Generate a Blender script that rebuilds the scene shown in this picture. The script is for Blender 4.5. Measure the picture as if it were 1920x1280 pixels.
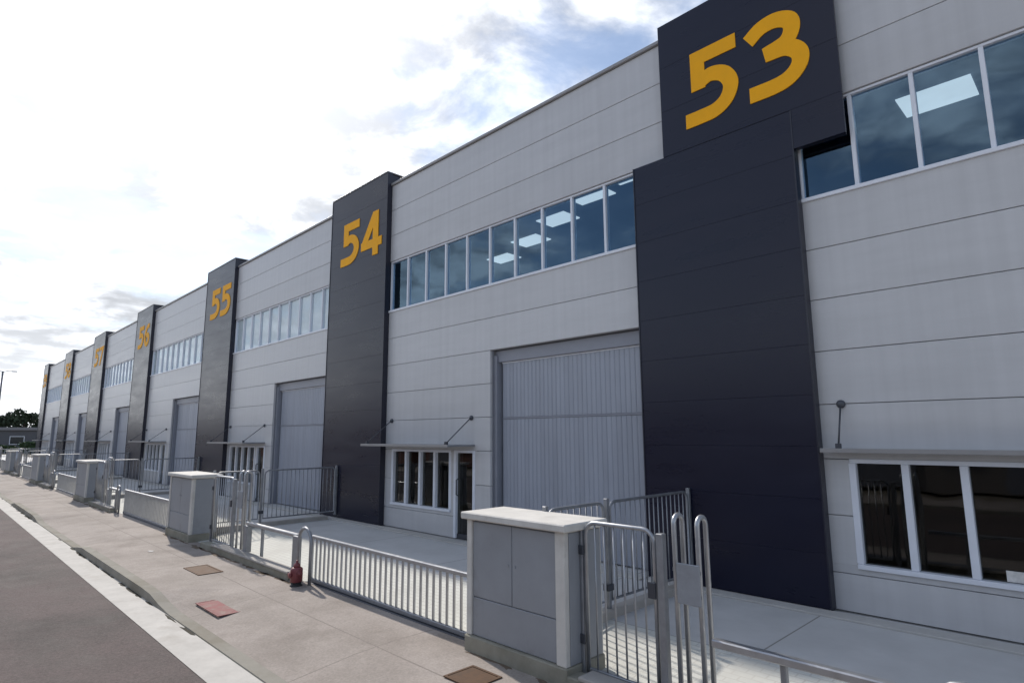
import bpy, bmesh, math, random
from mathutils import Vector, Matrix
random.seed(7)
S = bpy.context.scene
for o in list(bpy.data.objects): bpy.data.objects.remove(o)
COL = S.collection

# ------------------------------------------------------------------ camera
CAM = Vector((0.0, -8.87, 2.3))
yaw, pitch, roll, FPX = 0.79227, 0.15568, -0.0056, 1118.287
fw = Vector((-math.sin(yaw)*math.cos(pitch), math.cos(yaw)*math.cos(pitch), math.sin(pitch)))
r0 = Vector((math.cos(yaw), math.sin(yaw), 0)); u0 = r0.cross(fw)
rt = r0*math.cos(roll) + u0*math.sin(roll); up = -r0*math.sin(roll) + u0*math.cos(roll)
cd = bpy.data.cameras.new('camera'); cam = bpy.data.objects.new('camera', cd); COL.objects.link(cam)
cd.sensor_width = 36; cd.lens = FPX/1920*36; cd.clip_start = 0.05; cd.clip_end = 5000
cam.matrix_world = Matrix(((rt.x, up.x, -fw.x, CAM.x), (rt.y, up.y, -fw.y, CAM.y), (rt.z, up.z, -fw.z, CAM.z), (0, 0, 0, 1)))
S.camera = cam

# ------------------------------------------------------------------ sun, sky, exposure
SUN_EL, SUN_AZ = math.radians(39), math.radians(-78)      # azimuth from +Y towards +X
sd = Vector((math.sin(SUN_AZ)*math.cos(SUN_EL), math.cos(SUN_AZ)*math.cos(SUN_EL), math.sin(SUN_EL)))
sl = bpy.data.lights.new('sun', 'SUN'); sl.energy = 2.5; sl.angle = math.radians(1.5); sl.color = (1, .93, .85)
so = bpy.data.objects.new('sun', sl); COL.objects.link(so)
so.rotation_euler = (-sd).to_track_quat('-Z', 'Y').to_euler()
W = bpy.data.worlds.new('World'); S.world = W; W.use_nodes = True
nt = W.node_tree; nt.nodes.clear()
def wn(t, **k):
    n = nt.nodes.new(t)
    for a, b in k.items(): setattr(n, a, b)
    return n
def wm(op, a, b=None, c=None):
    n = nt.nodes.new('ShaderNodeMath'); n.operation = op
    for i, v in enumerate((a, b, c)):
        if v is None: continue
        if isinstance(v, (int, float)): n.inputs[i].default_value = v
        else: nt.links.new(v, n.inputs[i])
    return n.outputs[0]
def wramp(v, a, b):
    n = nt.nodes.new('ShaderNodeMapRange'); n.interpolation_type = 'SMOOTHSTEP'
    n.inputs[1].default_value = a; n.inputs[2].default_value = b; nt.links.new(v, n.inputs[0]); return n.outputs[0]
sky = wn('ShaderNodeTexSky', sky_type='NISHITA', sun_disc=False, sun_elevation=SUN_EL, sun_rotation=SUN_AZ, air_density=1.0, dust_density=0.5)
tc = wn('ShaderNodeTexCoord'); sep = wn('ShaderNodeSeparateXYZ'); nt.links.new(tc.outputs['Generated'], sep.inputs[0])
zc = wm('MAXIMUM', wm('ADD', sep.outputs[2], 0.12), 0.05)
cmb = wn('ShaderNodeCombineXYZ'); nt.links.new(wm('DIVIDE', sep.outputs[0], zc), cmb.inputs[0]); nt.links.new(wm('DIVIDE', sep.outputs[1], zc), cmb.inputs[1])
cmb.inputs[2].default_value = 21.9
off = wn('ShaderNodeVectorMath', operation='ADD'); off.inputs[1].default_value = (.7, .4, .3); nt.links.new(cmb.outputs[0], off.inputs[0])
n1 = wn('ShaderNodeTexNoise'); n1.inputs['Scale'].default_value = 1.15; n1.inputs['Detail'].default_value = 8; n1.inputs['Roughness'].default_value = .58; n1.inputs['Distortion'].default_value = .35
n2 = wn('ShaderNodeTexNoise'); n2.inputs['Scale'].default_value = 3.1; n2.inputs['Detail'].default_value = 7; n2.inputs['Roughness'].default_value = .6; n2.inputs['Distortion'].default_value = .3
nt.links.new(off.outputs[0], n1.inputs[0]); nt.links.new(off.outputs[0], n2.inputs[0])
dot = wn('ShaderNodeVectorMath', operation='DOT_PRODUCT'); nt.links.new(tc.outputs['Generated'], dot.inputs[0]); dot.inputs[1].default_value = sd
glow = wramp(dot.outputs['Value'], 0.86, 1.0); wide = wramp(dot.outputs['Value'], 0.45, 1.0)
hor = wm('SUBTRACT', 1.0, wramp(sep.outputs[2], 0.0, 0.28))
mask = wm('MULTIPLY_ADD', wramp(wm('ADD', wm('ADD', n1.outputs[0], wm('MULTIPLY', wm('SUBTRACT', n2.outputs[0], .5), .35)), wm('ADD', wm('MULTIPLY', wide, .09), wm('MULTIPLY', hor, .20))), 0.49, 0.67), .82, .15)
dens = wramp(n2.outputs[0], 0.36, 0.68)
bright = wm('ADD', wm('MULTIPLY', glow, 4.2), wm('ADD', wm('ADD', 2.9, wm('MULTIPLY', hor, 3.5)), wm('MULTIPLY', dens, 6.2)))
cc = wn('ShaderNodeVectorMath', operation='SCALE'); cc.inputs[0].default_value = (0.94, .97, 1.03); nt.links.new(bright, cc.inputs['Scale'])
mx = wn('ShaderNodeMix', data_type='RGBA'); nt.links.new(mask, mx.inputs[0]); nt.links.new(sky.outputs[0], mx.inputs[6]); nt.links.new(cc.outputs[0], mx.inputs[7])
bg = wn('ShaderNodeBackground'); bg.inputs[1].default_value = 0.10; nt.links.new(mx.outputs[2], bg.inputs[0])
wo = wn('ShaderNodeOutputWorld'); nt.links.new(bg.outputs[0], wo.inputs[0])
S.view_settings.view_transform = 'Standard'; S.view_settings.look = 'None'; S.view_settings.gamma = 1
S.view_settings.exposure = 0.7; S.view_settings.use_curve_mapping = False
S.render.engine = 'CYCLES'

# ------------------------------------------------------------------ materials
def mat(name, col, rough=.6, metal=0.0, spec=.5, var=.08, scale=3.0, bump=0.0, bscale=60.0, rnd=0.0, dirt=None, stretch=(1, 1, 1), extra=None):
    m = bpy.data.materials.new(name); m.use_nodes = True; t = m.node_tree; L = t.links
    b = t.nodes['Principled BSDF']; b.inputs['Roughness'].default_value = rough; b.inputs['Metallic'].default_value = metal
    b.inputs['Specular IOR Level'].default_value = spec
    g = t.nodes.new('ShaderNodeNewGeometry'); mp = t.nodes.new('ShaderNodeMapping'); mp.inputs['Scale'].default_value = stretch
    L.new(g.outputs['Position'], mp.inputs[0]); P = mp.outputs[0]
    n = t.nodes.new('ShaderNodeTexNoise'); n.inputs['Scale'].default_value = scale; n.inputs['Detail'].default_value = 8; n.inputs['Roughness'].default_value = .62; L.new(P, n.inputs[0])
    r = t.nodes.new('ShaderNodeMapRange'); r.inputs[1].default_value = .3; r.inputs[2].default_value = .7; r.inputs[3].default_value = 1-var; r.inputs[4].default_value = 1+var; L.new(n.outputs[0], r.inputs[0])
    fac = r.outputs[0]
    if rnd:
        oi = t.nodes.new('ShaderNodeObjectInfo'); rr = t.nodes.new('ShaderNodeMapRange'); rr.inputs[3].default_value = 1-rnd; rr.inputs[4].default_value = 1+rnd; L.new(oi.outputs['Random'], rr.inputs[0])
        mm = t.nodes.new('ShaderNodeMath'); mm.operation = 'MULTIPLY'; L.new(fac, mm.inputs[0]); L.new(rr.outputs[0], mm.inputs[1]); fac = mm.outputs[0]
    sc = t.nodes.new('ShaderNodeVectorMath'); sc.operation = 'SCALE'; sc.inputs[0].default_value = col; L.new(fac, sc.inputs['Scale'])
    colout = sc.outputs[0]
    if dirt:
        dcol, dscale, lo, hi, amt = dirt
        n3 = t.nodes.new('ShaderNodeTexNoise'); n3.inputs['Scale'].default_value = dscale; n3.inputs['Detail'].default_value = 9; n3.inputs['Roughness'].default_value = .65; L.new(P, n3.inputs[0])
        r3 = t.nodes.new('ShaderNodeMapRange'); r3.inputs[1].default_value = lo; r3.inputs[2].default_value = hi; r3.inputs[4].default_value = amt; L.new(n3.outputs[0], r3.inputs[0])
        mi = t.nodes.new('ShaderNodeMix'); mi.data_type = 'RGBA'; L.new(r3.outputs[0], mi.inputs[0]); L.new(colout, mi.inputs[6]); mi.inputs[7].default_value = (*dcol, 1); colout = mi.outputs[2]
    if extra: colout = extra(t, g, colout)
    L.new(colout, b.inputs['Base Color'])
    r4 = t.nodes.new('ShaderNodeMapRange'); r4.inputs[1].default_value = .3; r4.inputs[2].default_value = .7; r4.inputs[3].default_value = max(0, rough-.06); r4.inputs[4].default_value = min(1, rough+.06)
    L.new(n.outputs[0], r4.inputs[0]); L.new(r4.outputs[0], b.inputs['Roughness'])
    if bump:
        n5 = t.nodes.new('ShaderNodeTexNoise'); n5.inputs['Scale'].default_value = bscale; n5.inputs['Detail'].default_value = 5; L.new(P, n5.inputs[0])
        bp = t.nodes.new('ShaderNodeBump'); bp.inputs['Strength'].default_value = bump; bp.inputs['Distance'].default_value = .01; L.new(n5.outputs[0], bp.inputs['Height']); L.new(bp.outputs[0], b.inputs['Normal'])
    return m
def brickmix(col2, bw, bh, mortar, off=.5):
    def f(t, g, c):
        br = t.nodes.new('ShaderNodeTexBrick'); br.inputs['Scale'].default_value = 1; br.inputs['Brick Width'].default_value = bw; br.inputs['Row Height'].default_value = bh
        br.inputs['Mortar Size'].default_value = mortar; br.offset = off; br.inputs['Mortar Smooth'].default_value = .3
        t.links.new(g.outputs['Position'], br.inputs['Vector'])
        mi = t.nodes.new('ShaderNodeMix'); mi.data_type = 'RGBA'; t.links.new(br.outputs['Fac'], mi.inputs[0]); t.links.new(c, mi.inputs[6]); mi.inputs[7].default_value = (*col2, 1)
        return mi.outputs[2]
    return f
def streaks(t, g, c):
    mp = t.nodes.new('ShaderNodeMapping'); mp.inputs['Scale'].default_value = (7, 7, .22); t.links.new(g.outputs['Position'], mp.inputs[0])
    n = t.nodes.new('ShaderNodeTexNoise'); n.inputs['Scale'].default_value = 1; n.inputs['Detail'].default_value = 6; t.links.new(mp.outputs[0], n.inputs[0])
    r = t.nodes.new('ShaderNodeMapRange'); r.inputs[1].default_value = .35; r.inputs[2].default_value = .75; r.inputs[3].default_value = 1.01; r.inputs[4].default_value = .93; t.links.new(n.outputs[0], r.inputs[0])
    v = t.nodes.new('ShaderNodeVectorMath'); v.operation = 'SCALE'; t.links.new(c, v.inputs[0]); t.links.new(r.outputs[0], v.inputs['Scale']); return v.outputs[0]
def grain(sc, amt, then=None):
    def f(t, g, c):
        if then: c = then(t, g, c)
        n = t.nodes.new('ShaderNodeTexNoise'); n.inputs['Scale'].default_value = sc; n.inputs['Detail'].default_value = 4; n.inputs['Roughness'].default_value = .7; t.links.new(g.outputs['Position'], n.inputs[0])
        r = t.nodes.new('ShaderNodeMapRange'); r.inputs[1].default_value = .3; r.inputs[2].default_value = .7; r.inputs[3].default_value = 1-amt; r.inputs[4].default_value = 1+amt; t.links.new(n.outputs[0], r.inputs[0])
        v = t.nodes.new('ShaderNodeVectorMath'); v.operation = 'SCALE'; t.links.new(c, v.inputs[0]); t.links.new(r.outputs[0], v.inputs['Scale']); return v.outputs[0]
    return f
def glass(name, tint, ior, gcol=(.95, .97, 1), rough=.02):
    m = bpy.data.materials.new(name); m.use_nodes = True; t = m.node_tree; t.nodes.clear(); L = t.links
    fr = t.nodes.new('ShaderNodeFresnel'); fr.inputs[0].default_value = ior
    g = t.nodes.new('ShaderNodeBsdfGlossy'); g.inputs['Roughness'].default_value = rough; g.inputs[0].default_value = (*gcol, 1)
    tr = t.nodes.new('ShaderNodeBsdfTransparent'); tr.inputs[0].default_value = (*tint, 1)
    ge = t.nodes.new('ShaderNodeNewGeometry'); n = t.nodes.new('ShaderNodeTexNoise'); n.inputs['Scale'].default_value = 1.1; L.new(ge.outputs['Position'], n.inputs[0])
    bp = t.nodes.new('ShaderNodeBump'); bp.inputs['Strength'].default_value = .06; bp.inputs['Distance'].default_value = .05; L.new(n.outputs[0], bp.inputs['Height']); L.new(bp.outputs[0], g.inputs['Normal'])
    fb = t.nodes.new('ShaderNodeMath'); fb.operation = 'SUBTRACT'; fb.inputs[0].default_value = 1; L.new(ge.outputs['Backfacing'], fb.inputs[1])
    fm = t.nodes.new('ShaderNodeMath'); fm.operation = 'MULTIPLY'; L.new(fr.outputs[0], fm.inputs[0]); L.new(fb.outputs[0], fm.inputs[1])
    mi = t.nodes.new('ShaderNodeMixShader'); L.new(fm.outputs[0], mi.inputs[0]); L.new(tr.outputs[0], mi.inputs[1]); L.new(g.outputs[0], mi.inputs[2])
    o = t.nodes.new('ShaderNodeOutputMaterial'); L.new(mi.outputs[0], o.inputs[0]); return m
def emis(name, col, s):
    m = bpy.data.materials.new(name); m.use_nodes = True; b = m.node_tree.nodes['Principled BSDF']
    b.inputs['Base Color'].default_value = (.8, .8, .8, 1); b.inputs['Emission Color'].default_value = (*col, 1); b.inputs['Emission Strength'].default_value = s; return m
M = dict(
 silver=mat('silver_cladding', (.54, .536, .545), .36, .0, .5, .06, 1.3, .10, 2.5, .045, stretch=(.35, 1, 2.2), extra=streaks),
 dark=mat('charcoal_cladding', (.0075, .0085, .025), .30, 0, .38, .08, 1.2, 0, 3, .03, stretch=(.4, 1, 2)),
 side=mat('charcoal_trim', (.015, .016, .03), .35, 0, .5, .1),
 backing=mat('joint_backing', (.28, .28, .295), .8),  # plain grey of the wall behind the panels, visible in their joints
 coping=mat('coping_metal', (.30, .29, .29), .4, .2, .5, .06),
 frame=mat('white_aluminium', (.74, .76, .82), .35, 0, .5, .04),
 winglass=glass('blue_glass', (.74, .86, .95), 2.2, (.50, .76, 1.0)),
 paleglass=glass('pale_glass', (.93, .96, .97), 1.6, (.92, .97, 1)),  # clearer far panes, letting the added pale strips show through
 offglass=glass('clear_glass', (.55, .55, .52), 1.55),
 door=mat('grey_blue_steel', (.325, .345, .40), .42, .1, .5, .07, 1.6, .04, 20, .05, stretch=(1, 1, .4)),
 doorframe=mat('door_frame_steel', (.26, .27, .31), .45, .1, .5, .06),
 orange=mat('orange_lettering', (.95, .44, .01), .6, 0, .2, .05),
 galv=mat('galvanised_steel', (.42, .43, .45), .38, .75, .5, .12, 7),
 galvd=mat('weathered_galvanised_steel', (.30, .31, .33), .48, .6, .5, .16, 7),
 cabinet=mat('grey_cabinet_steel', (.30, .315, .34), .5, .1, .4, .07, 2.2, .03, 30, .03, dirt=((.17, .16, .15), 1.6, .55, .75, .6)),
 concrete=mat('concrete', (.40, .375, .345), .85, 0, .3, .12, 2.5, .25, 70, 0, dirt=((.20, .18, .15), 1.8, .52, .72, .55)),
 capstone=mat('pale_capstone', (.62, .60, .56), .8, 0, .3, .09, 4, .2, 60, 0, dirt=((.42, .39, .34), 3.5, .55, .75, .5)),
 lowwall=mat('stained_concrete', (.30, .285, .235), .9, 0, .3, .14, 3, .3, 60, 0, dirt=((.16, .15, .11), 2.2, .45, .7, .6)),
 walk=mat('pavement_concrete', (.345, .305, .275), .88, 0, .25, .10, 1.6, .3, 55, 0, dirt=((.235, .205, .18), .9, .42, .66, .85), extra=grain(34, .16, brickmix((.23, .20, .18), 3.2, 2.4, .012, 0))),
 yard=mat('yard_paving', (.62, .62, .57), .85, 0, .25, .08, 1.7, .2, 60, 0, dirt=((.50, .49, .45), .9, .5, .7, .6), extra=brickmix((.53, .52, .475), .20, .10, .010)),
 apron=mat('apron_concrete', (.54, .535, .525), .8, 0, .3, .1, 1.2, .15, 60, 0, dirt=((.46, .455, .445), .7, .45, .7, .7), extra=brickmix((.27, .26, .24), 3.0, 2.4, .012, 0)),
 plinth=mat('threshold_concrete', (.47, .455, .43), .85, 0, .3, .08, 2, .2, 60, 0),
 asphalt=mat('asphalt', (.112, .088, .084), .88, 0, .3, .16, 2.2, .8, 70, 0, dirt=((.072, .064, .060), .5, .42, .66, .85), extra=grain(38, .32)),
 gutter=mat('pale_gutter_concrete', (.50, .48, .445), .85, 0, .3, .14, 3, .3, 60, 0, dirt=((.36, .33, .29), 2.6, .54, .74, .6)),
 kerb=mat('kerb_concrete', (.27, .255, .22), .9, 0, .3, .1, 4, .3, 60, 0, dirt=((.2, .18, .14), 1.4, .45, .65, .8)),
 redcover=mat('red_painted_iron', (.22, .07, .07), .75, .0, .3, .2, 9, .4, 60, 0, dirt=((.22, .15, .13), 7, .48, .66, .85)),
 rust=mat('rusty_iron', (.10, .055, .03), .8, .2, .4, .3, 9, .3, 60),
 fadedpaint=mat('worn_paint', (.26, .245, .24), .85, 0, .3, .3, 14, .3, 60), dirt=mat('dark_soil', (.06, .055, .042), .95, 0, .2, .3, 12, .4, 60),
 sheen_strip=mat('pale_sheen', (.78, .79, .80), .8),  # white that imitates bright sky reflected in the far windows
 soil=mat('brown_soil', (.15, .115, .085), .95, 0, .2, .3, 12, .4, 60),
 litter=mat('scuffed_white', (.65, .63, .6), .8, 0, .3, .15, 20),
 redpaint=mat('red_hydrant_paint', (.19, .045, .05), .45, 0, .5, .15, 12),
 black=mat('black_rubber', (.015, .015, .016), .6),
 anchor=mat('dark_steel', (.08, .085, .10), .45, .5),
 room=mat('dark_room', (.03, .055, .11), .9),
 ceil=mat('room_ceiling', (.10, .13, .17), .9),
 office=mat('office_wall', (.11, .085, .06), .9, var=.3, scale=1.2),
 lit=emis('lit_panel', (1, .96, .90), .5),
 roof=mat('roof_sheet', (.3, .3, .3), .7),
 brick=mat('red_brown_render', (.27, .15, .13), .85, 0, .3, .1, .7),
 brick2=mat('grey_brown_render', (.28, .25, .23), .85, 0, .3, .1, .7),
 sill=mat('dark_glass_dull', (.03, .035, .04), .2),
 terrain=mat('terrain', (.20, .18, .145), .95, 0, .2, .2, .05),
 leaf=mat('dark_foliage', (.035, .05, .028), .8, 0, .3, .35, .6),
 hedge=mat('hedge_foliage', (.06, .10, .045), .8, 0, .3, .35, 1.2),
 bark=mat('bark', (.07, .05, .04), .9),
 farwall=mat('far_grey_wall', (.115, .115, .125), .8), farroof=mat('far_roof', (.22, .21, .22), .7),
 lampsteel=mat('lamp_steel', (.16, .165, .18), .5, .4),
)

# ------------------------------------------------------------------ builders
WL = {}
def reg(o, loc, parent):
    loc = Vector(loc); WL[o.name] = loc; COL.objects.link(o)
    if parent is not None: o.parent = parent; o.location = loc - WL[parent.name]
    else: o.location = loc
    return o
def tag(o, label=None, cat=None, group=None, kind=None):
    if label: o['label'] = label
    if cat: o['category'] = cat
    if group: o['group'] = group
    if kind: o['kind'] = kind
    return o
def thing(name, loc, label, cat, group=None):
    o = bpy.data.objects.new(name, None); o.empty_display_size = .2; reg(o, loc, None); return tag(o, label, cat, group)
CACHE = {}
def box_mesh(d, bev):
    k = ('b', tuple(round(v, 4) for v in d), bev)
    if k in CACHE: return CACHE[k]
    bm = bmesh.new(); bmesh.ops.create_cube(bm, size=1)
    for v in bm.verts: v.co = Vector((v.co.x*d[0], v.co.y*d[1], v.co.z*d[2]))
    if bev: bmesh.ops.bevel(bm, geom=list(bm.edges), offset=min(bev, min(d)*.4), segments=1, affect='EDGES')
    me = bpy.data.meshes.new('box'); bm.to_mesh(me); bm.free(); CACHE[k] = me; return me
def withmat(me, m):
    k = ('m', me.name, m)
    if k in CACHE: return CACHE[k]
    c = me if not me.materials else me.copy()
    if not c.materials: c.materials.append(M[m])
    else: c.materials[0] = M[m]
    CACHE[k] = c; return c
def box(name, x0, x1, y0, y1, z0, z1, m, parent=None, bev=.004):
    if not name: raise ValueError
    me = withmat(box_mesh((x1-x0, y1-y0, z1-z0), bev), m)
    o = bpy.data.objects.new(name, me); return reg(o, ((x0+x1)/2, (y0+y1)/2, (z0+z1)/2), parent)
def mesh_obj(name, vs, fs, m, parent=None, loc=None, smooth=False):
    loc = Vector(loc) if loc is not None else (WL[parent.name] if parent is not None else Vector((0, 0, 0)))
    me = bpy.data.meshes.new(name); me.from_pydata([tuple(Vector(v)-loc) for v in vs], [], fs); me.materials.append(M[m])
    if smooth:
        for p in me.polygons: p.use_smooth = True
    me.update(); o = bpy.data.objects.new(name, me); return reg(o, loc, parent)
def boxes(name, L, m, parent=None, loc=None):
    vs, fs = [], []
    for x0, x1, y0, y1, z0, z1 in L:
        b = len(vs); vs += [(x, y, z) for z in (z0, z1) for x, y in ((x0, y0), (x1, y0), (x1, y1), (x0, y1))]
        fs += [tuple(b+i for i in f) for f in ((3, 2, 1, 0), (4, 5, 6, 7), (0, 1, 5, 4), (1, 2, 6, 5), (2, 3, 7, 6), (3, 0, 4, 7))]
    return mesh_obj(name, vs, fs, m, parent, loc)
def tube_data(pts, r, n=8, closed=False):
    pts = [Vector(p) for p in pts]; vs, fs = [], []; N = len(pts); prev = None
    for i, p in enumerate(pts):
        a = pts[(i-1) % N] if (i or closed) else p; b = pts[(i+1) % N] if (i < N-1 or closed) else p
        t = (b-a).normalized()
        ref = Vector((0, 0, 1)) if abs(t.z) < .9 else Vector((1, 0, 0))
        if prev is None: e1 = t.cross(ref).normalized()
        else: e1 = (prev - t*prev.dot(t)).normalized()
        prev = e1; e2 = t.cross(e1)
        for k in range(n):
            a_ = 2*math.pi*k/n; vs.append(p + (e1*math.cos(a_)+e2*math.sin(a_))*r)
    for i in range(N if closed else N-1):
        j = (i+1) % N
        for k in range(n): fs.append((i*n+k, i*n+(k+1) % n, j*n+(k+1) % n, j*n+k))
    if not closed: fs += [tuple(range(n))[::-1], tuple((N-1)*n+k for k in range(n))]
    return vs, fs
def tube(name, pts, r, m, parent=None, n=8, closed=False):
    vs, fs = tube_data(pts, r, n, closed); loc = None if parent is not None else pts[0]
    return mesh_obj(name, vs, fs, m, parent, loc, True)
def bar(name, p, h, r, m, parent):            # upright bar, shared mesh
    k = ('bar', round(h, 3), r, m)
    if k not in CACHE:
        vs, fs = tube_data([(0, 0, 0), (0, 0, h)], r, 8); me = bpy.data.meshes.new('bar'); me.from_pydata(vs, [], fs); me.materials.append(M[m])
        for q in me.polygons: q.use_smooth = len(q.vertices) == 4
        CACHE[k] = me
    return reg(bpy.data.objects.new(name, CACHE[k]), p, parent)
def lathe(name, prof, c, m, parent, n=20, axis='Z'):
    vs, fs = [], []
    for r, h in prof:
        for k in range(n):
            a = 2*math.pi*k/n
            v = (r*math.cos(a), r*math.sin(a), h)
            if axis == 'Y': v = (v[0], v[2], v[1])
            if axis == 'X': v = (v[2], v[0], v[1])
            vs.append(Vector(c)+Vector(v))
    for i in range(len(prof)-1):
        for k in range(n): fs.append((i*n+k, i*n+(k+1) % n, (i+1)*n+(k+1) % n, (i+1)*n+k))
    fs += [tuple(range(n))[::-1], tuple((len(prof)-1)*n+k for k in range(n))]
    return mesh_obj(name, vs, fs, m, parent, None if parent is not None else c, True)
def arc(c, r, a0, a1, n, ax='xz'):
    out = []
    for i in range(n+1):
        a = math.radians(a0+(a1-a0)*i/n)
        d = (math.cos(a)*r, math.sin(a)*r)
        out.append((c[0]+d[0], c[1], c[2]+d[1]) if ax == 'xz' else (c[0], c[1]+d[0], c[2]+d[1]))
    return out

# ------------------------------------------------------------------ digits (stroked outlines)
def cr(P, k=6):
    P = [Vector((*p, 0)) for p in P]; Q = [P[0]*2-P[1]] + P + [P[-1]*2-P[-2]]; out = []
    for i in range(1, len(Q)-2):
        for j in range(k):
            t = j/k; a, b, c, d = Q[i-1:i+3]
            out.append(.5*((2*b)+(c-a)*t+(2*a-5*b+4*c-d)*t*t+(3*b-a-3*c+d)*t**3))
    out.append(P[-1]); return [(p.x, p.y) for p in out]
DIG = {
 '5': [[(.70, .905), (.19, .905), (.19, .47)], cr([(.235, .572), (.37, .61), (.53, .54), (.61, .38), (.55, .21), (.40, .115), (.2, .10), (.0, .10)])],
 '3': [cr([(.04, .79), (.2, .89), (.38, .905), (.53, .83), (.55, .70), (.46, .58), (.22, .53)]), cr([(.26, .53), (.48, .51), (.61, .40), (.61, .26), (.50, .145), (.33, .10), (.02, .10)])],
 '4': [[(.50, .95), (.09, .29)], [(.0, .28), (.74, .28)], [(.52, .99), (.52, .0)]],
 '6': [cr([(.60, .89), (.42, .89), (.22, .74), (.13, .5), (.14, .27), (.28, .11), (.44, .11), (.58, .22), (.59, .38), (.48, .5), (.32, .5), (.16, .38)])],
 '7': [[(.04, .905), (.66, .905), (.26, .0)]],
 '8': [cr([(.36, .54), (.17, .65), (.16, .79), (.28, .89), (.44, .89), (.56, .79), (.55, .65), (.36, .54), (.14, .40), (.12, .24), (.26, .1), (.46, .1), (.6, .24), (.58, .40), (.36, .54)])],
 '9': [cr([(.12, .11), (.30, .11), (.5, .26), (.59, .5), (.58, .73), (.44, .89), (.28, .89), (.14, .78), (.13, .62), (.24, .5), (.4, .5), (.56, .62)])],
}
def digit(ch, x, z, w, h, y, parent):
    vs, fs = [], []; hw = .095
    for si, P in enumerate(DIG[ch]):
        yy = y - .002*si; th = .014
        L, R = [], []
        for i, p in enumerate(P):
            p = Vector(p); a = Vector(P[max(i-1, 0)]); b = Vector(P[min(i+1, len(P)-1)])
            d1 = (p-a).normalized() if i else None; d2 = (b-p).normalized() if i < len(P)-1 else None
            d1 = d1 or d2; d2 = d2 or d1
            n1_ = Vector((-d1.y, d1.x)); n2_ = Vector((-d2.y, d2.x)); nn = (n1_+n2_).normalized(); s = hw/max(.5, nn.dot(n1_))
            L.append(p+nn*s); R.append(p-nn*s)
        b0 = len(vs); n = len(P)
        for l, r in zip(L, R):
            for q in (l, r):
                X = x+q.x/.72*w; Z = z+q.y*h
                vs += [(X, yy-th, Z), (X, y, Z)]
        for i in range(n-1):
            a = b0+i*4; c = a+4
            fs += [(a, a+2, c+2, c), (a, c, c+1, a+1), (a+2, a+3, c+3, c+2)]
        fs += [(b0, b0+1, b0+3, b0+2), (b0+(n-1)*4, b0+(n-1)*4+2, b0+(n-1)*4+3, b0+(n-1)*4+1)]
    o = mesh_obj('digit', vs, fs, 'orange', parent)
    bm = bmesh.new(); bm.from_mesh(o.data); bmesh.ops.recalc_face_normals(bm, faces=bm.faces); bm.to_mesh(o.data); bm.free()
    return o

# ------------------------------------------------------------------ the ground
def sheet(name, xs, ys, zf, m):
    vs = [(x, y, zf(x, y)) for y in ys for x in xs]; n = len(xs)
    fs = [(j*n+i, j*n+i+1, (j+1)*n+i+1, (j+1)*n+i) for j in range(len(ys)-1) for i in range(n-1)]
    return tag(mesh_obj(name, vs, fs, m), kind='structure')
def lerp(a, b, t): return a+(b-a)*max(0, min(1, t))
sheet('ground', (-2500, -300, 300, 2500), (-2500, -300, 300, 2500), lambda x, y: -.30, 'terrain')
sheet('road', [-140+4*i for i in range(46)], (-15.6, -11, -6.43), lambda x, y: -.25, 'asphalt')
sheet('gutter', [-140+4*i for i in range(46)], (-6.435, -6.02), lambda x, y: -.244 if y < -6.2 else -.235, 'gutter')
GATES = [(-10.1, -5.6), (1.2, 6.2), (-23.2, -17.6), (-36.4, -30.6), (-49.5, -44), (-62, -56.5)]
def drop(x):
    d = min(min(abs(x-a), abs(x-b)) if not a < x < b else 0 for a, b in GATES)
    return lerp(1, 0, (d-.1)/.9)
XS = [-110+.5*i for i in range(250)]
def hk(x): return -.105-.115*drop(x)
sheet('kerb', XS, (-6.03, -6.021, -5.86), lambda x, y: -.25 if y < -6.025 else hk(x), 'kerb')
sheet('pavement', XS, (-5.862, -5.6, -5.1, -4.6, -4.17, -3.955), lambda x, y: lerp(hk(x)-.004, -.11, (y+5.862)/1.0), 'walk')
sheet('yard', [-110+5*i for i in range(26)], (-3.97, -3.4, -2.4), lambda x, y: lerp(-.106, 0, (y+3.97)/1.57), 'yard')
sheet('apron', [-110+5*i for i in range(26)], (-2.4, -1, 1.0), lambda x, y: 0, 'apron')
sheet('far_pavement', [-140+4*i for i in range(46)], (-18.5, -15.75), lambda x, y: -.12, 'walk')
sheet('far_kerb', [-140+4*i for i in range(46)], (-15.75, -15.6, -15.59), lambda x, y: -.116 if y < -15.595 else -.25, 'kerb')

# ------------------------------------------------------------------ the warehouse units
PZ = .735
UNITS = [  # number, pilaster left, pilaster right, bay right end
 (53, -5.68, -2.95, 5.25), (54, -16.95, -13.8, -5.68), (55, -28.6, -25.27, -16.95), (56, -40.95, -37.6, -28.6),
 (57, -53.4, -49.6, -40.95), (58, -65.8, -62.1, -53.4), (59, -78.3, -75.6, -65.8)]
ORD = {53: 'nearest', 54: 'second nearest', 55: 'third nearest', 56: 'fourth nearest', 57: 'fifth nearest', 58: 'sixth nearest', 59: 'farthest'}
TOP = 9.29; WB = 5.635; WT = 7.07
def hspans(z0, z1, holes, x0, x1):
    """wall spans between x0 and x1 in the band z0..z1 minus the holes"""
    cuts = sorted((a, b) for a, b, c, d in holes if c < z1-.01 and d > z0+.01); out = []; x = x0
    for a, b in cuts:
        if a > x+.02: out.append((x, a))
        x = max(x, b)
    if x < x1-.02: out.append((x, x1))
    return out
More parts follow.
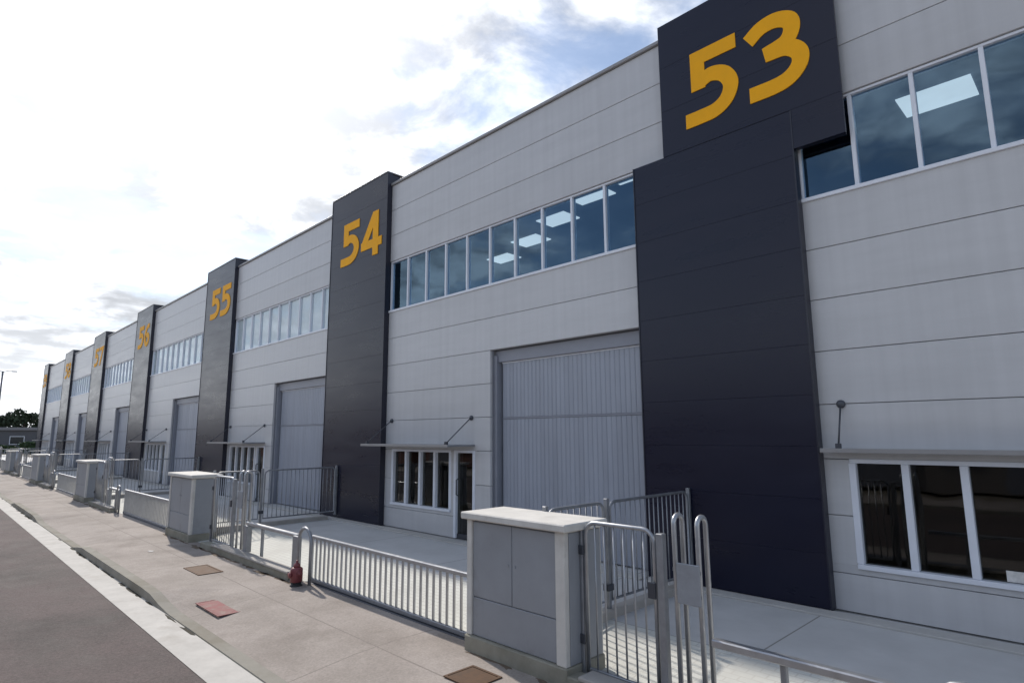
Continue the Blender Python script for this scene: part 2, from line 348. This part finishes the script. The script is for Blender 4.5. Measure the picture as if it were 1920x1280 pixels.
def unit(num, pl, pr, br):
    near = num <= 55; w = br-pr; u = w/8.12
    t = thing('warehouse_unit', ((pl+br)/2, 6, 0), f'{ORD[num]} silver clad warehouse unit of the row, orange {num} on its dark pilaster', 'warehouse', 'terrace of warehouse units')
    ow0, ow1 = pr+.36*u, pr+2.74*u; od0, od1 = pr+2.90*u, pr+3.60*u; gd0, gd1 = pr+4.12*u, br-.005
    SILL, HEAD, GH = .60, 1.955, 4.165
    holes = [(pr, br, WB, WT), (ow0, ow1, SILL, HEAD), (od0, od1, 0.0, HEAD), (gd0, gd1, 0.0, GH)]
    # cladding panels, course by course, cut round the openings
    zs = [0.015]
    z = WB-PZ*7
    while z < WB-.01: zs.append(z); z += PZ
    zs += [WB, WT, WT+.74, WT+1.48, TOP]
    zs = sorted(set(round(q, 3) for q in zs))
    edges = sorted(set(zs+[SILL, HEAD, GH]))
    shift = .5 if num == 54 else 0
    for a, b in zip(zs, zs[1:]):
        # split a course where an opening edge falls inside it
        cz = [a]+[q for q in (SILL, HEAD, GH) if a+.03 < q < b-.03]+[b]
        for c, d in zip(cz, cz[1:]):
            for s0, s1 in hspans(c, d, holes, pr if c < WT-.1 else pr, br + (.62 if num == 54 and c > WT-.1 else 0)):
                g0 = .0045 if c == a else 0; g1 = .0045 if d == b else 0
                box('wall_panel', s0+.003, s1-.003, 0, .07, c+g0, d-g1, 'silver', t, .004 if near else 0)
    # backing wall
    BK = []
    for c, d in ((0, SILL), (SILL, HEAD), (HEAD, GH), (GH, WB), (WT, TOP-.02)):
        for s0, s1 in hspans(c, d, holes, pl, br): BK.append((s0+.002, s1-.002, .06, .26, c, d))
    boxes('backing_wall', BK, 'backing', t)
    box('coping', pr+.01, br-.01 + (.6 if num == 54 else 0), -.05, .4, TOP, TOP+.075, 'coping', t, .01)
    # shell and rooms
    boxes('shell', [(pl+.02, br-.02, 24, 24.2, 0, 9.0), (pl+.03, pl+.23, .27, 24, 0, 9.0), (br-.26, br-.06, .27, 24, 0, 9.0)], 'roof', t)
    box('roof', pl+.01, br-.01, .27, 24.3, 8.9, 9.05, 'roof', t, 0)
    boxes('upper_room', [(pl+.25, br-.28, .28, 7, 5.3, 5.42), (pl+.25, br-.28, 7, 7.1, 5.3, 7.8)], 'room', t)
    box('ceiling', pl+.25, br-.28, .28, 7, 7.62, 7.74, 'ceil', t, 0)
    boxes('office_room', [(pr+.05, pr+4.0*u, 4.0, 4.1, 0, 2.6), (pr+4.0*u, pr+4.05*u, .3, 4.1, 0, 2.6), (pr+.02, pr+.06, .3, 4.0, 0, 2.6), (pr+.05, pr+4.0*u, .3, 4.0, 2.3, 2.4)], 'office', t)
    box('office_floor', pr+.05, pr+4.0*u, .27, 4.0, -.02, .012, 'office', t, 0)
    # desk and shelf seen through the office panes
    # upper window band: ten panes
    wn_ = thing_part('window_band', t, (pr+w/2, .1, WB))
    n = 11 if num == 53 else 10; pw = w/n
    box('sill', pr+.004, br-.004, -.03, .16, WB-.012, WB+.045, 'frame', wn_, .006)
    box('head', pr+.004, br-.004, .03, .16, WT-.04, WT-.002, 'frame', wn_, .004)
    for i in range(n+1):
        x = pr+pw*i; xa, xb = x-.027, x+.027
        if i == 0: xa, xb = x+.004, x+.04
        if i == n: xa, xb = x-.04, x-.004
        box('mullion', xa, xb, .03, .15, WB+.046, WT-.041, 'frame', wn_, .005)
    for i in range(n):
        box('pane', pr+pw*i+.02, pr+pw*(i+1)-.02, .085, .093, WB+.03, WT-.03, 'winglass' if num < 55 else 'paleglass', wn_, 0)
    if num >= 55:
        for i in range(n): box('sheen_strip', pr+pw*i+.03, pr+pw*(i+1)-.03, .125, .130, WB+.05, WT-.045, 'sheen_strip', wn_, 0)  # pale strips added behind far panes, standing in for sky reflection
    # office window: four panes, and glazed door
    ow = thing_part('office_window', t, ((ow0+ow1)/2, .1, SILL))
    pw = (ow1-ow0)/4
    box('sill', ow0-.03, ow1+.03, -.04, .14, SILL-.03, SILL+.03, 'frame', ow, .006)
    box('head', ow0-.03, ow1+.03, -.012, .14, HEAD-.045, HEAD+.012, 'frame', ow, .005)
    for i in range(5): box('mullion', ow0+pw*i-.042, ow0+pw*i+.042, -.01, .13, SILL+.031, HEAD-.046, 'frame', ow, .006)
    for i in range(4): box('pane', ow0+pw*i+.03, ow0+pw*(i+1)-.03, .07, .078, SILL+.02, HEAD-.03, 'offglass', ow, 0)
    d = thing_part('office_door', t, ((od0+od1)/2, .1, 0))
    box('frame', od0-.02, od0+.06, -.012, .13, .02, HEAD-.046, 'frame', d, .005); box('frame', od1-.06, od1+.02, -.012, .13, .02, HEAD-.046, 'frame', d, .005)
    box('head', od0-.02, od1+.02, -.013, .13, HEAD-.045, HEAD+.012, 'frame', d, .005)
    box('rail', od0+.061, od1-.061, .03, .09, .02, .12, 'anchor', d, .005)
    box('pane', od0+.05, od1-.05, .055, .063, .1, HEAD-.03, 'offglass', d, 0)
    if near: tube('handle', [(od0+.12, .03, .95), (od0+.12, -.04, .98), (od0+.12, -.04, 1.3), (od0+.12, .03, 1.33)], .014, 'anchor', d)
    # loading door
    g = thing_part('loading_door', t, ((gd0+gd1)/2, .3, 0))
    y0 = .20
    box('jamb', gd0+.002, gd0+.10, y0-.1, y0+.14, 0.004, GH-.12, 'doorframe', g, .006)
    box('lintel', gd0+.004, gd1-.002, y0-.05, y0+.14, GH-.27, GH-.015, 'doorframe', g, .006)
    boxes('backing_sheet', [(gd0+.05, gd1-.01, y0+.10, y0+.12, .02, GH-.14)], 'doorframe', g)
    box('reveal', gd0+.001, gd0+.015, .075, y0-.11, .01, GH-.02, 'doorframe', g, 0)
    bx0, bx1 = gd0+.15, gd1-.04; SP = 2.66
    ns = 34 if near else 17; pw = (bx1-bx0)/ns
    k = ('slat', round(pw, 4), near)
    def slat_mesh(h):
        kk = k+(round(h, 3),)
        if kk not in CACHE:
            a = pw/2-.0015; prof = [(-a, .05), (-a, .009), (-a*.62, 0), (a*.62, 0), (a, .009), (a, .05)]
            vs = [(x, y, zz) for zz in (0, h) for x, y in prof]
            fs = [(i, i+1, i+7, i+6) for i in range(5)]+[tuple(range(6))[::-1], tuple(range(6, 12)), (5, 0, 6, 11)]
            me = bpy.data.meshes.new('slat'); me.from_pydata(vs, [], fs); me.materials.append(M['door']); CACHE[kk] = me
        return CACHE[kk]
    for i in range(ns):
        reg(bpy.data.objects.new('slat', slat_mesh(SP-.05)), (bx0+pw*(i+.5), y0+.03, .03), g)
        reg(bpy.data.objects.new('slat', slat_mesh(GH-.30-SP-.03)), (bx0+pw*(i+.5), y0+.03, SP+.03), g)
    box('hinge_rail', bx0, bx1, y0+.022, y0+.09, SP-.014, SP+.024, 'doorframe', g, .004)
    box('top_rail', bx0, bx1, y0+.015, y0+.09, GH-.30, GH-.272, 'frame', g, .004)
    # dark pilaster, its number and (nearest unit) offset number board
    p = thing_part('pilaster', t, ((pl+pr)/2, 0, 0)); PY = -.15
    ptop = 7.03 if num == 53 else 9.68
    boxes('pilaster_core', [(pl+.012, pr-.012, PY+.05, .05, .02, ptop-.02)] + ([] if num == 53 else [(pl+.02, pr-.02, .05, .62, TOP-.1, ptop-.03)]), 'side', p)
    zz = .03; nb = 10 if num == 53 else 13; ph = (ptop-zz)/nb
    for i in range(nb):
        box('dark_panel', pl, pr, PY, PY+.04, zz+ph*i+.001, zz+ph*(i+1)-.001, 'dark', p, .0015 if near else 0)
    box('edge_trim', pr+.001, pr+.022, PY-.012, -.002, .02, ptop, 'side', p, .003)
    box('edge_trim', pl-.022, pl-.001, PY-.012, -.002, .02, ptop, 'side', p, .003)
    ty = PY
    if num == 53:
        ty = -.158; b = thing_part('number_board', t, (-3.63, ty, 6.4))
        for i in range(3):
            z0 = 7.031+i*.826; box('dark_panel', -5.07, -2.235, ty, ty+.05, z0+.001, z0+.825, 'dark', b, .0015)
        box('dark_panel', -2.926, -2.235, ty, ty+.05, 6.42, 7.03, 'dark', b, .0015)
        boxes('board_box', [(-5.05, -2.255, ty+.045, -.03, 7.06, 9.49), (-2.915, -2.255, ty+.045, -.03, 6.43, 7.06), (-5.05, -2.255, -.04, .5, 9.38, 9.49)], 'side', b)
        digit('5', -4.60, 7.36, .95, 1.32, ty, b); digit('3', -3.53, 7.36, .93, 1.32, ty, b)
    else:
        s = str(num); pwid = pr-pl
        box('cap', pl-.01, pr+.01, PY-.02, .64, ptop, ptop+.03, 'coping', p, .005)
        digit(s[0], pl+pwid*.205, 7.38, pwid*.34, 1.32, ty, p); digit(s[1], pl+pwid*.58, 7.38, pwid*.34, 1.32, ty, p)
    # canopy on tie rods
    c0, c1 = pr+.1, pr+3.62*u; dep = .32 if num == 53 else .78
    cn = thing_part('canopy', t, ((c0+c1)/2, -.3, 2.08))
    box('canopy_slab', c0, c1, -dep, -.004, 2.06, 2.10, 'galvd', cn, .008)
    box('front_trim', c0-.01, c1+.01, -dep-.02, -dep-.001, 2.05, 2.108, 'coping', cn, .005)
    for x in (c0+.2, c1-.12):
        tube('tie_rod', [(x, -.03, 2.69), (x, -dep+.06, 2.14)], .012, 'anchor', cn, 6)
        lathe('rod_anchor', [(.055, -.001), (.055, -.03), (.035, -.05)], (x, 0, 2.69), 'anchor', cn, 14, 'Y')
        box('rod_foot', x-.03, x+.03, -dep+.02, -dep+.09, 2.106, 2.17, 'anchor', cn, .004)
    box('threshold', pl+.05, br-.02 if num != 53 else br, -.42, -.16, -.005, .028, 'plinth', t, .008)
    return t
def thing_part(name, parent, loc):
    o = bpy.data.objects.new(name, None); o.empty_display_size = .1; return reg(o, loc, parent)
UT = {}
for a in UNITS: UT[a[0]] = unit(*a)
# lit ceiling panels seen through the upper windows
for n_, x, y, sx, sy in ((54, -12.65, 3.28, .9, .6), (54, -10.93, 2.66, .95, .62), (54, -9.32, 1.95, .9, .62), (54, -7.82, 1.34, .95, .62), (54, -6.61, 1.1, .8, .5),
                        (53, -1.5, 2.2, .98, .75), (53, .3, 2.0, .98, .75), (53, 2.1, 1.9, .98, .75)):
    box('ceiling_light', x-sx/2, x+sx/2, y-sy/2, y+sy/2, 7.595, 7.618, 'lit', UT[n_], 0)

# ------------------------------------------------------------------ street-front boundary of each unit
def rounded_frame(x0, x1, z0, z1, y, R_):
    return [(x0, y, z0)] + arc((x0+R_, y, z1-R_), R_, 180, 90, 5) + arc((x1-R_, y, z1-R_), R_, 90, 0, 5) + [(x1, y, z0)]
def cabinet(x0, x1, num):
    t = thing('meter_cabinet', ((x0+x1)/2, -3.85, -.11), f'{ORD[num]} grey meter cabinet with pale cap, standing before the dark pilaster numbered {num}', 'cabinet', 'meter cabinets along the pavement')
    Y0, Y1 = -4.15, -3.55
    box('plinth', x0-.015, x1+.015, Y0-.02, Y1+.01, -.13, .06, 'lowwall', t, .012)
    box('pier', x0, x0+.085, Y0, Y1, .06, 1.335, 'capstone', t, .008); box('pier', x1-.13, x1, Y0, Y1, .06, 1.335, 'capstone', t, .008)
    boxes('carcass', [(x0+.085, x1-.13, Y0+.05, Y1-.01, .06, 1.33)], 'cabinet', t)
    xm = (x0+.09+x1-.135)/2
    for a, b, c, d, nm in ((x0+.09, xm-.0035, .482, 1.31, 'cabinet_door'), (xm+.0035, x1-.135, .482, 1.31, 'cabinet_door'), (x0+.09, x1-.135, .065, .475, 'lower_panel')):
        o = box(nm, a, b, Y0+.022, Y0+.049, c, d, 'cabinet', t, .006)
        if nm == 'cabinet_door': box('lock', b-.06 if a < xm-.1 else a+.04, b-.04 if a < xm-.1 else a+.06, Y0+.014, Y0+.021, .88, .91, 'cabinet', o, .002)
    box('cap', x0-.05, x1+.06, Y0-.06, Y1+.05, 1.336, 1.415, 'capstone', t, .012)
    box('side_sheet', x1+.001, x1+.012, Y0+.06, Y1-.03, .07, 1.32, 'cabinet', t, .003)
def ped_gate(x0, x1, num):
    t = thing('pedestrian_gate', ((x0+x1)/2, -3.9, -.1), f'{ORD[num]} barred pedestrian gate with rounded top corners, beside the cabinet before pilaster {num}', 'gate', 'pedestrian gates along the pavement')
    tube('gate_frame', rounded_frame(x0+.03, x1-.04, -.02, 1.42, -3.9, .12), .021, 'galv', t, 10)
    box('bottom_rail', x0+.05, x1-.06, -3.92, -3.88, 0.0, .04, 'galv', t, .006)
    n = max(5, round((x1-x0-.1)/.118))
    for i in range(1, n): bar('bar', (x0+.03+(x1-x0-.07)*i/n, -3.9, .03), 1.38, .0095, 'galv', t)
    box('gate_post', x1+.0, x1+.07, -3.935, -3.865, -.11, 1.40, 'galvd', t, .006)
    box('gate_post', x0-.035, x0, -3.93, -3.87, -.11, 1.36, 'galvd', t, .006)
    for z_ in (.25, 1.1): box('hinge', x0-.04, x0+.02, -3.945, -3.925, z_, z_+.09, 'anchor', t, .004)
    box('base_plate', x1-.04, x1+.11, -3.975, -3.825, -.112, -.098, 'galvd', t, .003)
    box('latch', x1-.10, x1-.02, -3.945, -3.92, .82, .96, 'anchor', t, .004)
def hoop_stand(x0, x1, num):
    t = thing('intercom_stand', ((x0+x1)/2, -3.8, -.1), f'{ORD[num]} pair of bent steel hoops with a grey box, in front of unit {num}', 'gate stand', 'hoop stands by the pedestrian gates')
    for x in (x0, x1):
        tube('hoop', [(x, -3.92, -.1)] + arc((x, -3.85, 1.50), .075, 180, 0, 8, 'yz') + [(x, -3.775, -.1)], .023, 'galv', t, 10)
    box('intercom_box', x0+.03, x1+.02, -3.97, -3.945, .84, 1.18, 'cabinet', t, .006)
    boxes('bracket', [(x0-.02, x1+.02, -3.944, -3.935, .9, .93), (x0-.02, x1+.02, -3.944, -3.935, 1.1, 1.13)], 'galvd', t)
def guard_rail(x0, x1, num, plate):
    t = thing('guard_rail', ((x0+x1)/2, -3.9, 0), f'{ORD[num]} low open rail on posts without bars, in front of unit {num}', 'rail', 'low rails on the boundary walls')
    box('top_rail', x0, x1, -3.94, -3.86, .535, .60, 'galv', t, .01)
    if plate: box('post', x0, x0+.16, -3.98, -3.87, .02, .534, 'galvd', t, .006)
    else: box('post', x1-.05, x1, -3.93, -3.87, .02, .534, 'galvd', t, .006)
    box('thin_post', x0+.52, x0+.57, -3.84, -3.79, -.09, .52, 'galvd', t, .006)
    box('shoe', x0+.42, x0+.95, -3.86, -3.77, -.09, -.065, 'anchor', t, .006)
    if plate: box('end_plate', x1-.02, x1+.24, -4.0, -3.95, .03, .585, 'galvd', t, .006)
    w = thing('low_wall', ((x0+x1)/2-.6, -4.05, -.1), f'{ORD[num]} low stained concrete wall under an open rail, in front of unit {num}', 'wall', 'low walls along the pavement')
    box('wall_body', x0-1.95, x1+.2, -4.16, -3.96, -.14, .0, 'lowwall', w, .012)
    box('wall_cap', x0-1.26, x1+.21, -4.175, -3.945, .001, .04, 'concrete', w, .008)
def guide_arch(x0, x1, num):
    t = tube('guide_arch', [(x0, -4.03, -.13)] + arc(((x0+x1)/2, -4.03, .55), (x1-x0)/2, 180, 0, 8) + [(x1, -4.03, -.13)], .028, 'galvd', None, 10)
    tag(t, f'{ORD[num]} low bent steel arch at the end of a sliding gate, before unit {num}', 'gate guide', 'arches guiding the sliding gates')
def sliding_gate(x0, x1, num, pitch=.142):
    t = thing('sliding_gate', ((x0+x1)/2, -3.9, -.12), f'{ORD[num]} low barred sliding gate across a driveway, in front of unit {num}', 'gate', 'low sliding gates')
    box('top_rail', x0, x1, -3.925, -3.875, .59, .645, 'galv', t, .01)
    box('bottom_rail', x0, x1, -3.925, -3.875, -.10, -.04, 'galvd', t, .008)
    n = round((x1-x0)/pitch)
    k = ('gb', pitch)
    for i in range(n+1):
        x = x0+.03+(x1-x0-.06)*i/n; box('bar', x-.014, x+.014, -3.914, -3.886, -.039, .589, 'galv', t, .003)
    box('floor_track', x0-.05, x1+.05, -3.97, -3.83, -.128, -.102, 'anchor', t, .004)
def divider(x, num):
    t = thing('dividing_fence', (x, -2, 0), f'{ORD[num]} barred steel fence running from the pavement back to pilaster {num}', 'fence', 'fences dividing the yards')
    box('base_kerb', x-.08, x+.08, -3.52, -.45, -.06, .10, 'concrete', t, .01)
    for a, b in ((-3.45, -2.38), (-2.24, -.24)):
        R_ = .11; pts = [(x, a, .2)] + arc((x, a+R_, 1.42-R_), R_, 180, 90, 5, 'yz') + arc((x, b-R_, 1.42-R_), R_, 90, 0, 5, 'yz') + [(x, b, .2)]
        tube('panel_frame', pts, .02, 'galvd', t, 8, True)
        n = round((b-a)/.12)
        for i in range(1, n): bar('bar', (x, a+(b-a)*i/n, .2), 1.215, .009, 'galvd', t)
    for y in (-3.5, -2.31, -.19): box('post', x-.028, x+.028, y-.028, y+.028, .10, 1.47, 'galvd', t, .006)
    box('latch', x-.045, x+.045, -2.37, -2.25, .32, .40, 'anchor', t, .004)
FR = {  # cabinet x0,x1, gate x0,x1, hoop x0,x1, rail x0,x1, arch x0,x1, sliding gate x0,x1 , divider x
 53: ((-5.56, -4.06), (-4.01, -3.14), (-2.95, -2.72), (-2.64, -1.1), (-1.06, -.70), (-.66, 4.6), -4.9),
 54: ((-17.25, -15.45), (-14.75, -13.55), (-13.2, -12.95), (-12.70, -10.42), (-10.12, -9.68), (-9.9, -5.64), -16.0),
 55: ((-29.8, -27.75), (-27.3, -26.1), (-25.7, -25.4), (-25.0, -23.6), (-23.3, -22.9), (-22.85, -17.32), -27.9),
 56: ((-43.1, -40.7), (-40.2, -39.0), (-38.6, -38.3), (-37.8, -36.6), (-36.3, -35.9), (-35.8, -29.9), -40.0),
 57: ((-57.0, -54.4), (-53.8, -52.4), (-52.0, -51.7), (-51.2, -50.0), (-49.6, -49.2), (-49.1, -43.2), -52.2),
 58: ((-70.0, -67.6), (-67, -65.8), (-65.4, -65.1), (-64.6, -63.2), (-62.9, -62.5), (-62.4, -57.1), -64.6)}
for num, (c, pg, h, gr, ar, sg, dv) in FR.items():
    cabinet(*c, num); ped_gate(*pg, num); hoop_stand(*h, num); guard_rail(*gr, num, num != 53); guide_arch(*ar, num)
    sliding_gate(*sg, num, .142 if num <= 55 else .22); divider(dv, num)
t = thing('meter_cabinet', (5.4, -3.85, -.11), 'grey meter cabinet at the near end of the pavement outside the picture', 'cabinet', 'meter cabinets along the pavement')
bpy.data.objects.remove(t)

# ------------------------------------------------------------------ small things on the pavement
hx, hy = -9.80, -4.20
t = thing('fire_hydrant', (hx, hy, -.13), 'small red hydrant at the foot of the bent gate arch', 'hydrant')
lathe('base_flange', [(.10, -.128), (.10, -.095), (.085, -.09), (.085, -.05)], (hx, hy, 0), 'black', t)
lathe('barrel', [(.085, -.05), (.098, -.04), (.098, .15), (.085, .17), (.06, .185)], (hx, hy, 0), 'redpaint', t)
lathe('bonnet', [(.06, .185), (.055, .215), (.035, .24), (.02, .25), (.02, .285), (.012, .29)], (hx, hy, 0), 'redpaint', t)
lathe('outlet', [(.045, -.13), (.045, -.105), (.035, -.10), (.035, -.05)], (hx, hy, .07), 'redpaint', t, 14, 'Y')
lathe('outlet', [(.04, .06), (.04, .11), (.045, .115), (.045, .135)], (hx, hy, .09), 'redpaint', t, 14, 'X')
def cover(name, x, y, sx, sy, m, label):
    zz = lerp(hk(x)-.004, -.11, (y+5.862)/1.0)+.004
    t = thing(name, (x, y, zz), label, 'cover', 'covers set in the pavement')
    boxes('cover_frame', [(x-sx/2, x+sx/2, y-sy/2, y-sy/2+.03, zz-.004, zz+.008), (x-sx/2, x+sx/2, y+sy/2-.03, y+sy/2, zz-.004, zz+.008), (x-sx/2, x-sx/2+.03, y-sy/2+.03, y+sy/2-.03, zz-.004, zz+.008), (x+sx/2-.03, x+sx/2, y-sy/2+.03, y+sy/2-.03, zz-.004, zz+.008)], 'rust' if m == 'rust' else 'redcover', t)
    box('cover_plate', x-sx/2+.035, x+sx/2-.035, y-sy/2+.035, y+sy/2-.035, zz-.006, zz+.005, m, t, .002)
cover('inspection_cover', -9.62, -5.42, .95, .42, 'redcover', 'faded red square cover in the pavement')
cover('inspection_cover', -12.15, -4.88, .85, .42, 'rust', 'dark rusty cover in the pavement nearer the low wall')
cover('inspection_cover', -4.9, -4.62, .45, .40, 'rust', 'rusty cover at the foot of the nearest meter cabinet')

# worn paint on the road, dirt washed along the kerb, paper scraps
def blob(cx, cy, rx, ry, rot, n, rg, j=.25):
    out = []
    for k in range(n):
        a = 2*math.pi*k/n; r_ = 1+rg.uniform(-j, j); x, y = rx*r_*math.cos(a), ry*r_*math.sin(a)
        out.append((cx+x*math.cos(rot)-y*math.sin(rot), cy+x*math.sin(rot)+y*math.cos(rot)))
    return out
rg = random.Random(5)
def flat(name, polys, z, m, parent=None, kind=None, th=.004):
    vs, fs = [], []
    for P in polys:
        zb = z if not callable(z) else z(*P[0]); b = len(vs); n = len(P)
        vs += [(x, y, zb) for x, y in P]+[(x, y, zb+th) for x, y in P]
        fs.append(tuple(b+n+i for i in range(n))); fs += [(b+i, b+(i+1) % n, b+n+(i+1) % n, b+n+i) for i in range(n)]
    o = mesh_obj(name, vs, fs, m, parent)
    return tag(o, kind=kind) if kind else o
flat('road_paint_mark', [blob(-7.55, -7.35, .42, .075, .62, 16, rg), blob(-7.1, -7.05, .2, .04, .6, 12, rg)], -.248, 'fadedpaint', kind='structure', th=.003)
P = []
for i in range(90):
    x = -60+i*.62+rg.uniform(-.3, .3)
    if drop(x) < .6 or rg.random() < .25: P.append(blob(x, -6.045, rg.uniform(.12, .42), rg.uniform(.012, .05), 0, 11, rg, .4))
tag(flat('gutter_dirt', P, -.240, 'dirt', th=.006), 'dark dirt washed up along the kerb', 'dirt', kind='stuff')
P = []
for i in range(150):
    x = -58+i*.38+rg.uniform(-.15, .15)
    if any(a-.2 < x < b+.2 for a, b in ((-9.9, -5.7), (-22.85, -17.4), (-35.8, -30), (-4, 5))): continue
    P.append(blob(x, -4.185+rg.uniform(-.03, 0), rg.uniform(.08, .3), rg.uniform(.015, .06), rg.uniform(-.1, .1), 11, rg, .45))
tag(flat('wall_foot_dirt', P, -.113, 'soil', th=.006), 'brown dirt gathered along the foot of the low walls', 'dirt', kind='stuff')
for x, y, lab in ((-14.9, -5.05, 'small white paper scrap on the pavement near the second cabinet'),):
    o = flat('paper_scrap', [blob(x, y, .07, .045, .5, 7, rg, .3)], -.106, 'litter', th=.006); tag(o, lab, 'litter')
ow_ = [c for c in UT[53].children if c.name.startswith('office_window')][0]
box('notice', -1.12, -.86, .060, .066, .64, .76, 'litter', ow_, 0)

# ------------------------------------------------------------------ street lamp at the far end
lx, ly = -104, -1.65
t = thing('street_lamp', (lx, ly, -.25), 'tall thin street lamp beyond the far end of the row', 'street lamp')
tube('pole', [(lx, ly, -.28), (lx, ly, 5), (lx, ly, 11.1)], .10, 'lampsteel', t)
for s in (-1, 1):
    tube('arm', [(lx, ly, 11.0), (lx, ly+s*.5, 11.15), (lx, ly+s*1.0, 11.15)], .05, 'lampsteel', t)
    box('lamp_head', lx-.15, lx+.15, ly+(.9 if s > 0 else -1.5), ly+(1.5 if s > 0 else -.9), 11.08, 11.2, 'lampsteel', t, .02)

# ------------------------------------------------------------------ what closes the view at the far end
def foliage(name, c, rx, ry, rz, n, s, m, parent):
    vs, fs = [], []; rg = random.Random(hash(name)+int(c[0]*10+c[1]*7))
    blobs = [(Vector((rg.uniform(-.6, .6), rg.uniform(-.6, .6), rg.uniform(-.5, .7))), rg.uniform(.3, .55)) for _ in range(9)]
    for i in range(n):
        b, r = rg.choice(blobs)
        d = Vector((rg.gauss(0, 1), rg.gauss(0, 1), rg.gauss(0, 1))).normalized()*r*rg.uniform(.6, 1.05)+b
        p = Vector((c[0]+d.x*rx, c[1]+d.y*ry, c[2]+d.z*rz))
        a = Vector((rg.gauss(0, 1), rg.gauss(0, 1), rg.gauss(0, 1))).normalized(); e = a.cross(Vector((rg.gauss(0, 1), rg.gauss(0, 1), rg.gauss(0, 1)))).normalized(); q = s*rg.uniform(.6, 1.3)
        k = len(vs); vs += [p-a*q, p+e*q*.6, p+a*q, p-e*q*.6]; fs.append((k, k+1, k+2, k+3))
    return mesh_obj(name, vs, fs, m, parent)
for i, (x, y, hgt, rr) in enumerate(((-152, -9.5, 6.6, 3.2), (-150, -4.0, 7.4, 3.4), (-153, 1.0, 6.8, 3.3), (-151, 5.6, 7.6, 3.4), (-154, 10.5, 6.7, 3.2), (-152, 15.5, 7.0, 3.4), (-150, -15, 7.2, 3.4))):
    words = ['seventh', 'sixth', 'fifth', 'fourth', 'third', 'second', 'first'][i] if False else None
    t = thing('tree', (x, y, -.3), f'dark tree behind the low far building, {["second", "third", "fourth", "fifth", "sixth", "rightmost", "leftmost"][i]}{"" if i > 4 else " from the left"} of its line', 'tree', 'dark trees at the end of the street')
    tube('trunk', [(x, y, -.35), (x+.1, y, 2), (x, y+.2, hgt*.7)], .22, 'bark', t)
    for k in range(4):
        a = k*1.6+i; tube('limb', [(x+.08, y, 2.2+.3*k), (x+math.cos(a)*1.2, y+math.sin(a)*1.2, hgt*.62)], .07, 'bark', t, 6)
    foliage('crown', (x, y, hgt*.66), rr, rr, hgt*.36, 1700, .32, 'leaf', t)
t = thing('low_building', (-138, -2, -.3), 'long low grey building closing the far end of the street', 'building')
box('wall', -146, -134, -26, 16, -.3, 3.6, 'farwall', t, .02)
box('roof', -146.4, -133.6, -26.4, 16.4, 3.6, 4.1, 'farroof', t, .02)
for i in range(9):
    y = -24+4.4*i; w_ = box('window', -134.02, -133.95, y, y+2.0, 1.2, 2.6, 'frame', t, 0); box('pane', -133.96, -133.93, y+.1, y+1.9, 1.3, 2.5, 'sill', w_, 0)
t = thing('hedge', (-124, -2, -.3), 'clipped green hedge in front of the low far building', 'hedge')
foliage('foliage', (-124, -8.5, .8), 1.2, 4.5, 1.5, 2600, .2, 'hedge', t); foliage('foliage', (-124, -1, .8), 1.2, 4.5, 1.5, 2600, .2, 'hedge', t); foliage('foliage', (-124, 6, .8), 1.2, 4.5, 1.5, 2600, .2, 'hedge', t)
tag(boxes('stems', [(-124.1, -123.9, -12+.9*i, -11.9+.9*i, -.3, .8) for i in range(24)], 'bark', t), kind='stuff')
t = thing('end_fence', (-96, -4, -.1), 'low barred fence past the far end of the row', 'fence')
tube('top_rail', [(-96, -5.5, .95), (-96, 6, .95)], .03, 'galvd', t); tube('bottom_rail', [(-96, -5.5, .1), (-96, 6, .1)], .03, 'galvd', t)
for i in range(30): bar('bar', (-96, -5.4+.39*i, -.12), 1.1, .018, 'galvd', t)

# ------------------------------------------------------------------ the other side of the street (seen only as reflections)
for i, (x0, x1, hgt, m_) in enumerate(((-120, -82, 5.0, 'brick2'), (-81, -44, 4.8, 'brick'), (-43, -12, 4.6, 'brick'), (-11, 16, 4.2, 'brick2'), (17, 44, 4.6, 'brick'))):
    t = thing('opposite_warehouse', ((x0+x1)/2, -26, -.12), f'rendered warehouse across the street, {["farthest down the street", "second farthest", "middle one", "facing the nearest unit", "behind the viewer"][i]}', 'warehouse', 'warehouses across the street')
    box('wall', x0, x1, -40, -22, -.2, hgt, m_, t, .02); box('parapet', x0-.1, x1+.1, -40.1, -21.85, hgt, hgt+.25, 'coping', t, .02)
    for k in range(int((x1-x0)/6)):
        x = x0+1.5+6*k
        d = box('loading_door', x, x+3, -21.99, -21.93, -.12, 3.4, 'doorframe', t, 0)
        w_ = box('window', x+3.6, x+5.2, -21.99, -21.92, 1.0, 2.3, 'frame', t, 0); box('pane', x+3.7, x+5.1, -21.93, -21.90, 1.1, 2.2, 'sill', w_, 0)
